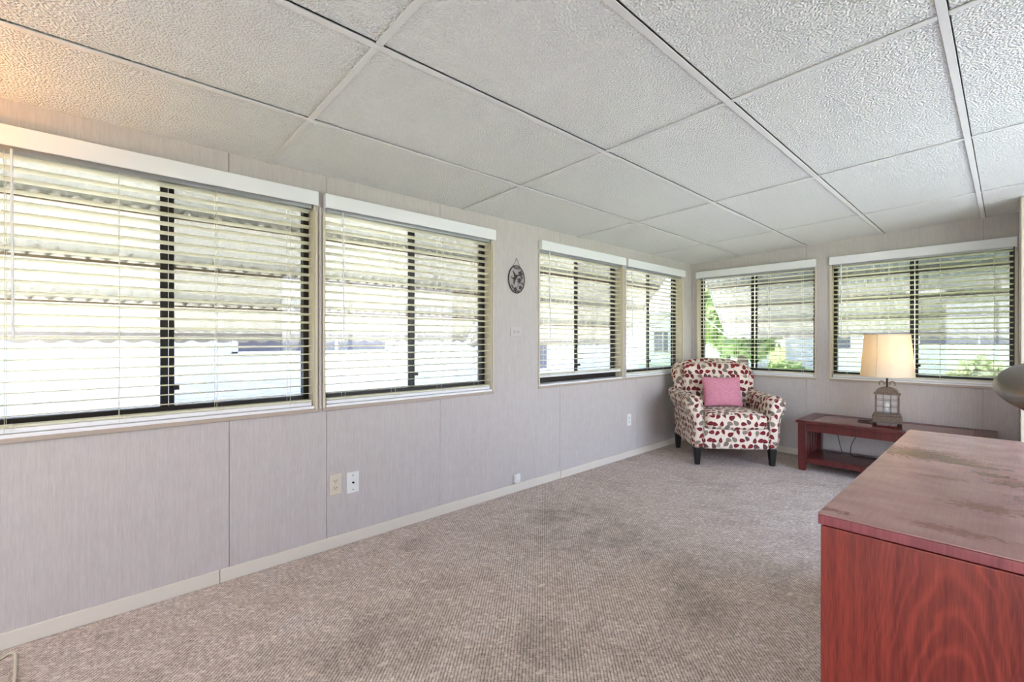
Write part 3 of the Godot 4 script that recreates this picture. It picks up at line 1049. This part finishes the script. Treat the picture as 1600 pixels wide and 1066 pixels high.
func build_table_lamp() -> void:
	var bx := 1.894
	var bz := -5.05
	var y := 0.4555
	var l := thing("table_lamp", "table lamp with rusty lantern base and cream tapered shade", "lamp", Vector3(bx, y, bz), deg_to_rad(8.0))
	var R: Material = M.rust
	# plinth with stepped top and little scrolled feet
	part(l, "plinth", rbox(Vector3(0.20, 0.055, 0.15), 0.006, 1, 2), R, Vector3(0, 0.047, 0))
	part(l, "plinth_step", rbox(Vector3(0.185, 0.03, 0.135), 0.012, 1, 3), R, Vector3(0, 0.085, 0))
	for s in [-1.0, 1.0]:
		for z in [-1.0, 1.0]:
			part(l, "foot", lathe([Vector2(0.004, 0.0), Vector2(0.014, 0.002), Vector2(0.017, 0.010), Vector2(0.013, 0.018), Vector2(0.011, 0.024), Vector2(0.001, 0.025)], 14), M.dark_metal, Vector3(s * 0.083, 0, z * 0.058))
	# cage body
	var y0 := 0.10
	var y1 := 0.262
	for s in [-1.0, 1.0]:
		for z in [-1.0, 1.0]:
			part(l, "post", box(Vector3(0.012, y1 - y0, 0.012), 0.001), R, Vector3(s * 0.076, (y0 + y1) / 2, z * 0.052))
	for z in [-0.052, 0.052]:
		part(l, "pane", box(Vector3(0.138, y1 - y0 - 0.004, 0.002), 0.0), M.clear, Vector3(0, (y0 + y1) / 2, z * 0.98))
		for k in 2:
			part(l, "cage_bar", tube(PackedVector3Array([Vector3(lerpf(-0.025, 0.025, k), y0, z * 1.08), Vector3(lerpf(-0.025, 0.025, k), y1, z * 1.08)]), 0.0022, 6), R)
			part(l, "cage_bar", tube(PackedVector3Array([Vector3(-0.078, lerpf(y0 + 0.055, y1 - 0.05, k), z * 1.08), Vector3(0.078, lerpf(y0 + 0.055, y1 - 0.05, k), z * 1.08)]), 0.0022, 6), R)
	for x in [-0.076, 0.076]:
		part(l, "pane", box(Vector3(0.002, y1 - y0 - 0.004, 0.09), 0.0), M.clear, Vector3(x * 0.98, (y0 + y1) / 2, 0))
		part(l, "cage_bar", tube(PackedVector3Array([Vector3(x * 1.06, y0, 0), Vector3(x * 1.06, y1, 0)]), 0.0022, 6), R)
		for k in 2:
			part(l, "cage_bar", tube(PackedVector3Array([Vector3(x * 1.06, lerpf(y0 + 0.055, y1 - 0.05, k), -0.056), Vector3(x * 1.06, lerpf(y0 + 0.055, y1 - 0.05, k), 0.056)]), 0.0022, 6), R)
	# eaves and arched roof
	part(l, "eaves", rbox(Vector3(0.182, 0.010, 0.134), 0.003, 1, 2), R, Vector3(0, y1 + 0.004, 0))
	var arch := PackedVector2Array()
	for k in 17:
		var a := PI * k / 16.0
		arch.append(Vector2(cos(a) * 0.078, sin(a) * 0.052))
	part(l, "roof", slab(arch, 0.115), R, Vector3(0, y1 + 0.008, 0))
	# glass chimney and bulb inside the lantern
	part(l, "chimney", lathe([Vector2(0.026, y0), Vector2(0.034, y0 + 0.03), Vector2(0.034, y0 + 0.07), Vector2(0.024, y0 + 0.12)], 20), M.clear)
	part(l, "burner", lathe([Vector2(0.001, y0 + 0.026), Vector2(0.018, y0 + 0.024), Vector2(0.02, y0), Vector2(0.001, y0)], 16), M.alu)
	var inner_bulb := mat(Color(0.95, 0.95, 0.92), 0.1)
	part(l, "night_bulb", lathe([Vector2(0.001, y0 + 0.09), Vector2(0.012, y0 + 0.082), Vector2(0.017, y0 + 0.064), Vector2(0.012, y0 + 0.04), Vector2(0.009, y0 + 0.022)], 18), inner_bulb)
	# ring handles and stem
	for s in [-1.0, 1.0]:
		var pts := []
		for k in 13:
			var a := lerpf(-0.6, PI * 1.15, k / 12.0)
			pts.append(Vector3(s * (0.036 + cos(a) * 0.017), y1 + 0.088 + sin(a) * 0.024, 0))
		part(l, "ring_handle", tube(PackedVector3Array(pts), 0.003, 6), R)
	part(l, "stem", tube(PackedVector3Array([Vector3(0, y1 + 0.05, 0), Vector3(0, y1 + 0.24, 0)]), 0.007, 10), M.dark_metal)
	part(l, "socket", lathe([Vector2(0.001, y1 + 0.29), Vector2(0.016, y1 + 0.285), Vector2(0.016, y1 + 0.24), Vector2(0.001, y1 + 0.235)], 16), M.dark_metal)
	# tapered drum shade with hems
	var sb := 0.415
	var st := 0.775
	var sh := part(l, "shade", grid(56, 8, func(u: float, v: float):
		var r := lerpf(0.186, 0.157, v)
		var w := r + 0.0012 * sin(u * TAU * 40.0)
		return Vector3(cos(u * TAU) * w, lerpf(sb, st, v), sin(u * TAU) * w)), M.shade)
	for e in [[sb, 0.1865], [st, 0.1575]]:
		var ring := []
		for k in 48:
			ring.append(Vector3(cos(TAU * k / 48) * e[1], e[0], sin(TAU * k / 48) * e[1]))
		part(sh, "hem", tube(PackedVector3Array(ring), 0.004, 6, true), M.shade)
	var sa := 1.95
	part(sh, "seam", tube(PackedVector3Array([Vector3(cos(sa) * 0.187, sb, sin(sa) * 0.187), Vector3(cos(sa) * 0.158, st, sin(sa) * 0.158)]), 0.003, 6), M.shade)
	for k in 3:
		var a := TAU * k / 3.0
		part(l, "shade_spoke", tube(PackedVector3Array([Vector3(0, st - 0.02, 0), Vector3(cos(a) * 0.156, st - 0.006, sin(a) * 0.156)]), 0.002, 5), M.dark_metal)
	# the lit bulb sits off to one side, as its glow on the shade shows
	var bp := Vector3(0.075, 0.62, 0.045)
	part(l, "light_bulb", lathe([Vector2(0.001, 0.05), Vector2(0.018, 0.045), Vector2(0.029, 0.02), Vector2(0.026, 0.0), Vector2(0.014, -0.03), Vector2(0.012, -0.05), Vector2(0.001, -0.051)], 18), M.bulb, bp)
	part(l, "bulb_arm", tube(curve([Vector3(0, 0.53, 0), Vector3(0.045, 0.535, 0.027), Vector3(0.075, 0.57, 0.045)]), 0.006, 8), M.dark_metal)
	part(l, "harp_rod", tube(PackedVector3Array([Vector3(0, 0.5, 0), Vector3(0, st - 0.018, 0)]), 0.0035, 8), M.dark_metal)
	var lamp := OmniLight3D.new()
	lamp.name = "table_lamp_bulb"
	lamp.light_color = Color(1.0, 0.74, 0.40)
	lamp.light_energy = 0.007
	lamp.light_size = 0.03
	lamp.omni_range = 12.0
	lamp.omni_attenuation = 2.0
	lamp.shadow_enabled = true
	l.add_child(lamp)
	lamp.position = bp
	part(l, "power_cord", tube(curve([Vector3(-0.09, 0.012, 0.0), Vector3(-0.13, 0.006, -0.02), Vector3(-0.19, 0.006, -0.04), Vector3(-0.20, 0.006, -0.08), Vector3(-0.15, 0.006, -0.06), Vector3(-0.10, 0.008, -0.10), Vector3(-0.06, 0.008, -0.25)]), 0.0035, 6), M.wire)


func build_desk_lamp() -> void:
	var l := thing("desk_lamp", "brushed metal desk lamp shade reaching over the worn desk", "lamp", Vector3(2.90, 0.757, -1.86), 0.0)
	part(l, "base", lathe([Vector2(0.001, 0.028), Vector2(0.03, 0.026), Vector2(0.085, 0.014), Vector2(0.09, 0.006), Vector2(0.088, 0.0), Vector2(0.001, 0.0)], 36), M.steel)
	part(l, "arm", tube(curve([Vector3(0, 0.02, 0), Vector3(0.01, 0.2, 0.01), Vector3(-0.01, 0.36, 0.03), Vector3(-0.10, 0.43, 0.05), Vector3(-0.20, 0.39, 0.06)]), 0.007, 10), M.steel)
	var prof := []
	for k in 15:
		var a := PI / 2 * k / 14.0
		prof.append(Vector2(maxf(sin(a) * 0.098, 0.0005), cos(a) * 0.072))
	prof.append(Vector2(0.0985, -0.012))
	prof.append(Vector2(0.096, -0.016))
	prof.append(Vector2(0.094, -0.010))
	for k in range(14, -1, -1):
		var a := PI / 2 * k / 14.0
		prof.append(Vector2(maxf(sin(a) * 0.094, 0.0005), cos(a) * 0.068))
	part(l, "shade", lathe(prof, 48), M.steel, Vector3(-0.232, 0.285, 0.06), Vector3(0.42, 0.0, -0.35))
	part(l, "shade_neck", lathe([Vector2(0.001, 0.03), Vector2(0.014, 0.028), Vector2(0.016, -0.02), Vector2(0.001, -0.021)], 18), M.steel, Vector3(-0.205, 0.372, 0.075), Vector3(0.42, 0, -0.35))


func build_floor_lamp() -> void:
	# uplighter just outside the frame; its warm light falls on the ceiling and its cord lies in view
	var l := thing("floor_lamp", "cream floor lamp whose cord curls on the carpet by the baseboard", "lamp", Vector3(0.30, 0, 0.68))
	part(l, "base", lathe([Vector2(0.001, 0.035), Vector2(0.03, 0.033), Vector2(0.12, 0.018), Vector2(0.13, 0.006), Vector2(0.128, 0.0), Vector2(0.001, 0.0)], 36), M.cream)
	part(l, "pole", tube(PackedVector3Array([Vector3(0, 0.03, 0), Vector3(0, 1.62, 0)]), 0.012, 12), M.cream)
	part(l, "bowl", lathe([Vector2(0.012, 1.60), Vector2(0.07, 1.62), Vector2(0.13, 1.69), Vector2(0.15, 1.75), Vector2(0.146, 1.75), Vector2(0.126, 1.695), Vector2(0.066, 1.626), Vector2(0.001, 1.615)], 36), M.cream)
	part(l, "light_bulb", lathe([Vector2(0.001, 1.735), Vector2(0.02, 1.73), Vector2(0.03, 1.70), Vector2(0.02, 1.665), Vector2(0.012, 1.64), Vector2(0.001, 1.639)], 18), M.bulb)
	var o := OmniLight3D.new()
	o.name = "floor_lamp_bulb"
	o.light_color = Color(1.0, 0.72, 0.42)
	o.light_energy = 0.10
	o.light_size = 0.03
	o.omni_range = 12.0
	o.omni_attenuation = 2.0
	o.shadow_enabled = true
	l.add_child(o)
	o.position = Vector3(0, 1.70, 0)
	part(l, "power_cord", tube(curve([Vector3(0.10, 0.008, 0.05), Vector3(-0.06, 0.006, -0.1), Vector3(-0.16, 0.006, -0.33), Vector3(-0.205, 0.006, -0.425), Vector3(-0.232, 0.007, -0.455), Vector3(-0.205, 0.012, -0.475), Vector3(-0.12, 0.010, -0.482), Vector3(0.02, 0.008, -0.485), Vector3(0.16, 0.008, -0.44), Vector3(0.30, 0.008, -0.30)], 8), 0.0045, 8), M.cream)


func build_fill_lights() -> void:
	# unseen light panels added behind the camera to fill the room
	var k := 0
	for p in [[1.51, 1.17], [2.78, 1.17]]:
		var l := thing("added_light_panel", ["added fill light panel nearer the long window wall, behind the viewer", "added fill light panel nearer the house wall, behind the viewer"][k], "ceiling light", Vector3(p[0], CEIL + SLOPE * p[0] - 0.008, p[1]), 0.0, "added fill light panels")
		k += 1
		l.rotation.z = atan(SLOPE)
		for s in [-1.0, 1.0]:
			part(l, "frame", box(Vector3(0.56, 0.012, 0.02), 0.002), M.white, Vector3(0, -0.004, s * 0.56))
			part(l, "frame", box(Vector3(0.02, 0.012, 1.10), 0.002), M.white, Vector3(s * 0.27, -0.004, 0))
		part(l, "diffuser", box(Vector3(0.52, 0.008, 1.10), 0.002), M.diffuser, Vector3(0, -0.004, 0))
		var a := AreaLight3D.new()
		a.name = "fill_light_panel"
		a.area_size = Vector2(0.5, 1.06)
		a.light_energy = 0.35
		a.light_color = Color(0.96, 0.98, 1.0)
		a.shadow_enabled = true
		a.area_range = 12.0
		l.add_child(a)
		a.position = Vector3(0, -0.012, 0)
		a.rotation.x = -PI / 2


# ==================================================================== blinds
func build_blinds() -> void:
	var words := [
		"wide white slat blind on the window at the near end of the long wall",
		"white slat blind on the long-wall window next to the oval ornament, above the cable plate",
		"white slat blind after the oval ornament, its bottom rail raised above the sill",
		"white slat blind on the last long-wall window, beside the room corner",
		"white slat blind on the window directly behind the leaf-print armchair",
		"white slat blind on the window directly behind the table lamp",
	]
	var wands := [0.150, 0.105, 0.12, 0.11, 0.075, 0.085]
	var slat_cache := {}
	rng.seed = 201
	for k in WINS.size():
		var w: Array = WINS[k]
		var at: Vector3 = Vector3(0, 0, -w[2]) if w[1] == "long" else Vector3(w[2], 0, ZB)
		var b := thing("window_blind", words[k], "blind", at, PI / 2 if w[1] == "long" else 0.0, "white slat window blinds")
		var wd: float = w[3]
		var half := wd - 0.030
		# valance in front of the head, with short returns
		part(b, "valance", joined([
			[rbox(Vector3(wd + 0.012, 0.078, 0.010), 0.004, 1, 3), Vector3(wd / 2, 1.957, 0.034)],
			[box(Vector3(0.010, 0.078, 0.030), 0.002), Vector3(-0.001, 1.957, 0.016)],
			[box(Vector3(0.010, 0.078, 0.030), 0.002), Vector3(wd + 0.001, 1.957, 0.016)]]), M.white)
		part(b, "headrail", box(Vector3(half, 0.036, 0.05), 0.003), M.alu, Vector3(wd / 2, 1.926, -0.035))
		# slats: thin boards, slightly crowned
		if not slat_cache.has(wd):
			slat_cache[wd] = rbox(Vector3(half, 0.0026, 0.050), 0.0012, 4, 1, func(p: Vector3):
				return p + Vector3(0, 0.0022 * (1.0 - pow(p.z / 0.025, 2.0)), 0))
		var low: float = Y0 + 0.052 + w[4]
		var y := 1.895
		while y > low + 0.012:
			part(b, "slat", slat_cache[wd], M.slat, Vector3(wd / 2, y + rng.randf_range(-0.0015, 0.0015), -0.036), Vector3(deg_to_rad(-8.0 + rng.randf_range(-1.8, 1.8)), 0, rng.randf_range(-0.0012, 0.0012)))
			y -= 0.0440
		# gathered slats and the bottom rail
		part(b, "gathered_slats", box(Vector3(half, 0.010, 0.05), 0.002), M.slat, Vector3(wd / 2, low - 0.006, -0.036))
		part(b, "bottom_rail", rbox(Vector3(half, 0.020, 0.052), 0.004, 1, 2), M.white, Vector3(wd / 2, low - 0.0225, -0.036))
		# ladder cords, front and back strands
		for f in [0.10, 0.36, 0.64, 0.90]:
			for z in [-0.0635, -0.0085]:
				part(b, "ladder_cord", tube(PackedVector3Array([Vector3(wd * f, 1.91, z), Vector3(wd * f + 0.002, 1.4, z), Vector3(wd * f, low - 0.03, z)]), 0.0009, 4), M.cord)
			part(b, "cord_loop", tube(curve([Vector3(wd * f + 0.004, low - 0.012, -0.008), Vector3(wd * f + 0.018, low + 0.006, -0.004), Vector3(wd * f + 0.026, low - 0.010, -0.005), Vector3(wd * f + 0.016, low - 0.024, -0.006)], 4), 0.0011, 4), M.cord)
		# tilt wand
		var wx: float = wands[k]
		part(b, "tilt_wand", tube(PackedVector3Array([Vector3(wx, 1.915, 0.006), Vector3(wx + 0.004, 1.205 if k != 0 else 1.19, 0.010)]), 0.0042, 8), M.white)
		part(b, "wand_hook", tube(curve([Vector3(wx, 1.925, -0.01), Vector3(wx, 1.935, 0.004), Vector3(wx, 1.912, 0.008)], 4), 0.0016, 5), M.alu)


# ==================================================================== small things on the walls
func outlet(called: String, label: String, y: float, z: float, plate: Material, turned: bool, group := "") -> void:
	# facing +x on the long wall
	var o := thing(called, label, "outlet", Vector3(0.0, y, z), PI / 2, group)
	if turned:
		o.rotation.z = 0
	var inner := Node3D.new()
	var flip := PI / 2 if turned else 0.0
	inner.free()
	var spin := func(p: Vector3) -> Vector3: return p.rotated(Vector3(0, 0, 1), flip)
	part(o, "plate", rbox(Vector3(0.072, 0.118, 0.006), 0.003, 1, 3), plate, Vector3(0, 0, 0.003), Vector3(0, 0, flip))
	for s in [-1.0, 1.0]:
		var face := PackedVector2Array()
		for k in 20:
			var a := TAU * k / 20.0
			face.append(Vector2(cos(a) * 0.0175, clampf(sin(a) * 0.0175, -0.0135, 0.0135)))
		var r := part(o, "receptacle", slab(face, 0.004), plate, spin.call(Vector3(0, s * 0.0205, 0.0062)), Vector3(0, 0, flip))
		part(r, "slot", box(Vector3(0.0028, 0.009, 0.001), 0.0), M.slot, Vector3(-0.0065, 0.003, 0.0022))
		part(r, "slot", box(Vector3(0.0028, 0.008, 0.001), 0.0), M.slot, Vector3(0.0065, 0.003, 0.0022))
		part(r, "slot", box(Vector3(0.0048, 0.005, 0.001), 0.0), M.slot, Vector3(0, -0.0075, 0.0022))
	part(o, "screw", lathe([Vector2(0.0005, 0.002), Vector2(0.0025, 0.0016), Vector2(0.003, 0.0)], 10), M.alu, Vector3(0, 0, 0.0058), Vector3(PI / 2, 0, 0))


func build_wall_fittings() -> void:
	outlet("wall_outlet", "ivory duplex outlet low on the wall beside the white cable plate", 0.359, -1.028, M.plate_ivory, false)
	outlet("wall_outlet", "pale outlet low on the wall near the leaf-print armchair", 0.377, -4.006, M.plate_white, false)
	outlet("wall_outlet", "lilac-painted sideways outlet under the oval ornament", 1.247, -2.440, M.plate_lilac, true)
	var c := thing("cable_plate", "white wall plate with a cable jack beside the ivory outlet", "wall plate", Vector3(0.0, 0.350, -1.130), PI / 2)
	part(c, "plate", rbox(Vector3(0.074, 0.122, 0.006), 0.003, 1, 3), M.plate_white, Vector3(0, 0, 0.003))
	part(c, "jack", lathe([Vector2(0.0005, 0.014), Vector2(0.0035, 0.014), Vector2(0.0038, 0.004), Vector2(0.006, 0.003), Vector2(0.006, 0.0)], 12), M.dark_metal, Vector3(0, 0, 0.006), Vector3(PI / 2, 0, 0))
	for s in [-1.0, 1.0]:
		part(c, "screw", lathe([Vector2(0.0005, 0.002), Vector2(0.003, 0.0015), Vector2(0.0035, 0.0)], 10), M.dark_metal, Vector3(0, s * 0.042, 0.006), Vector3(PI / 2, 0, 0))
	var p := thing("phone_jack", "small white box on the wall just above the baseboard", "wall box", Vector3(0.0, 0.110, -2.436), PI / 2)
	part(p, "body", rbox(Vector3(0.052, 0.066, 0.032), 0.006, 1, 3), M.plate_white, Vector3(0, 0, 0.016))
	part(p, "cover_seam", box(Vector3(0.0535, 0.0016, 0.0335), 0.0003), M.plate_ivory, Vector3(0, -0.02, 0.0162))
	var jc := thing("loose_cord", "thin beige cord coming out of the small white box", "cord")
	part(jc, "strand", tube(curve([Vector3(0.016, 0.079, -2.436), Vector3(0.018, 0.072, -2.425), Vector3(0.017, 0.069, -2.40)]), 0.002, 6), M.beige)


func build_ornament() -> void:
	# oval filigree ornament hung on a chain
	var o := thing("wall_ornament", "oval metal bird-and-flower ornament hanging on a thin chain", "ornament", Vector3(0.008, 1.655, -2.441), PI / 2)
	var dark := mat(Color(0.23, 0.17, 0.19), 0.5, 0.3)
	var mid := mat(Color(0.36, 0.29, 0.32), 0.5, 0.3)
	var ring := []
	for k in 48:
		ring.append(Vector3(cos(TAU * k / 48) * 0.084, sin(TAU * k / 48) * 0.106, 0))
	part(o, "oval_frame", tube(PackedVector3Array(ring), 0.0042, 8, true), dark)
	var disc := PackedVector2Array()
	for k in 40:
		disc.append(Vector2(cos(TAU * k / 40) * 0.083, sin(TAU * k / 40) * 0.105))
	var pane := mat(Color(0.80, 0.77, 0.78, 0.30), 0.15)
	pane.transparency = BaseMaterial3D.TRANSPARENCY_ALPHA
	part(o, "glass", slab(disc, 0.002), pane)
	for s in [-1.0, 1.0]:
		part(o, "chain", tube(PackedVector3Array([Vector3(s * 0.043, 0.091, 0), Vector3(0, 0.166, 0)]), 0.0014, 5), dark)
	# bird
	part(o, "bird", joined([
		[slab(PackedVector2Array([Vector2(-0.012, 0.03), Vector2(-0.002, 0.036), Vector2(0.006, 0.03), Vector2(0.022, 0.031), Vector2(0.007, 0.025), Vector2(-0.004, 0.008), Vector2(-0.018, -0.012), Vector2(-0.030, -0.046), Vector2(-0.034, -0.020), Vector2(-0.027, 0.008)]), 0.004), Vector3(0, 0, 0.003)],
		[slab(PackedVector2Array([Vector2(-0.024, 0.016), Vector2(-0.044, 0.062), Vector2(-0.030, 0.052), Vector2(-0.020, 0.040), Vector2(-0.010, 0.026)]), 0.004), Vector3(0, 0, 0.004)],
		[slab(PackedVector2Array([Vector2(-0.026, 0.008), Vector2(-0.066, 0.016), Vector2(-0.052, 0.004), Vector2(-0.040, -0.002), Vector2(-0.027, -0.004)]), 0.004), Vector3(0, 0, 0.0035)]]), dark)
	# petals of two large flowers, leaves below
	for fl in [[Vector2(0.040, 0.045), 0.026], [Vector2(0.026, -0.008), 0.022], [Vector2(-0.018, -0.080), 0.020], [Vector2(0.038, -0.062), 0.017]]:
		var pts := PackedVector2Array()
		for k in 40:
			var a := TAU * k / 40
			pts.append(fl[0] + Vector2(cos(a), sin(a)) * fl[1] * (0.72 + 0.28 * cos(a * 5.0)))
		part(o, "flower", slab(pts, 0.004), dark, Vector3(0, 0, 0.003))
	for lf in [[Vector2(0.054, 0.012), 0.7], [Vector2(0.058, -0.030), -0.4], [Vector2(-0.046, -0.060), 2.2], [Vector2(0.012, -0.092), 0.2], [Vector2(0.012, 0.086), 0.3], [Vector2(-0.02, 0.088), 2.8]]:
		var pts := PackedVector2Array()
		for k in 16:
			var a := TAU * k / 16
			pts.append((lf[0] as Vector2) + Vector2(cos(a) * 0.017, sin(a) * 0.007).rotated(lf[1]))
		part(o, "leaf", slab(pts, 0.003), mid, Vector3(0, 0, 0.003))
	part(o, "stem", tube(curve([Vector3(-0.02, -0.095, 0.002), Vector3(0.01, -0.05, 0.002), Vector3(0.03, -0.01, 0.002), Vector3(0.05, 0.02, 0.002), Vector3(0.042, 0.07, 0.002), Vector3(0.0, 0.09, 0.002)]), 0.0018, 5), dark)


func build_cords() -> void:
	var c := thing("power_cord", "thin dark cord hanging behind the coffee table, nearer its slatted end", "cord", Vector3.ZERO, 0.0, "cords under the coffee table")
	part(c, "strand", tube(curve([Vector3(1.46, 0.37, -5.27), Vector3(1.50, 0.30, -5.22), Vector3(1.525, 0.20, -5.20), Vector3(1.54, 0.135, -5.20), Vector3(1.535, 0.117, -5.19), Vector3(1.47, 0.117, -5.17), Vector3(1.42, 0.117, -5.16)]), 0.003, 6), M.wire)
	var d := thing("power_cord", "thin dark cord hanging onto the shelf below the table lamp", "cord", Vector3.ZERO, 0.0, "cords under the coffee table")
	part(d, "strand", tube(curve([Vector3(1.68, 0.37, -5.26), Vector3(1.655, 0.30, -5.21), Vector3(1.62, 0.22, -5.19), Vector3(1.61, 0.14, -5.19), Vector3(1.625, 0.118, -5.17), Vector3(1.71, 0.117, -5.15), Vector3(1.80, 0.117, -5.17), Vector3(1.81, 0.117, -5.19), Vector3(1.74, 0.117, -5.20), Vector3(1.66, 0.117, -5.19)]), 0.003, 6), M.wire)
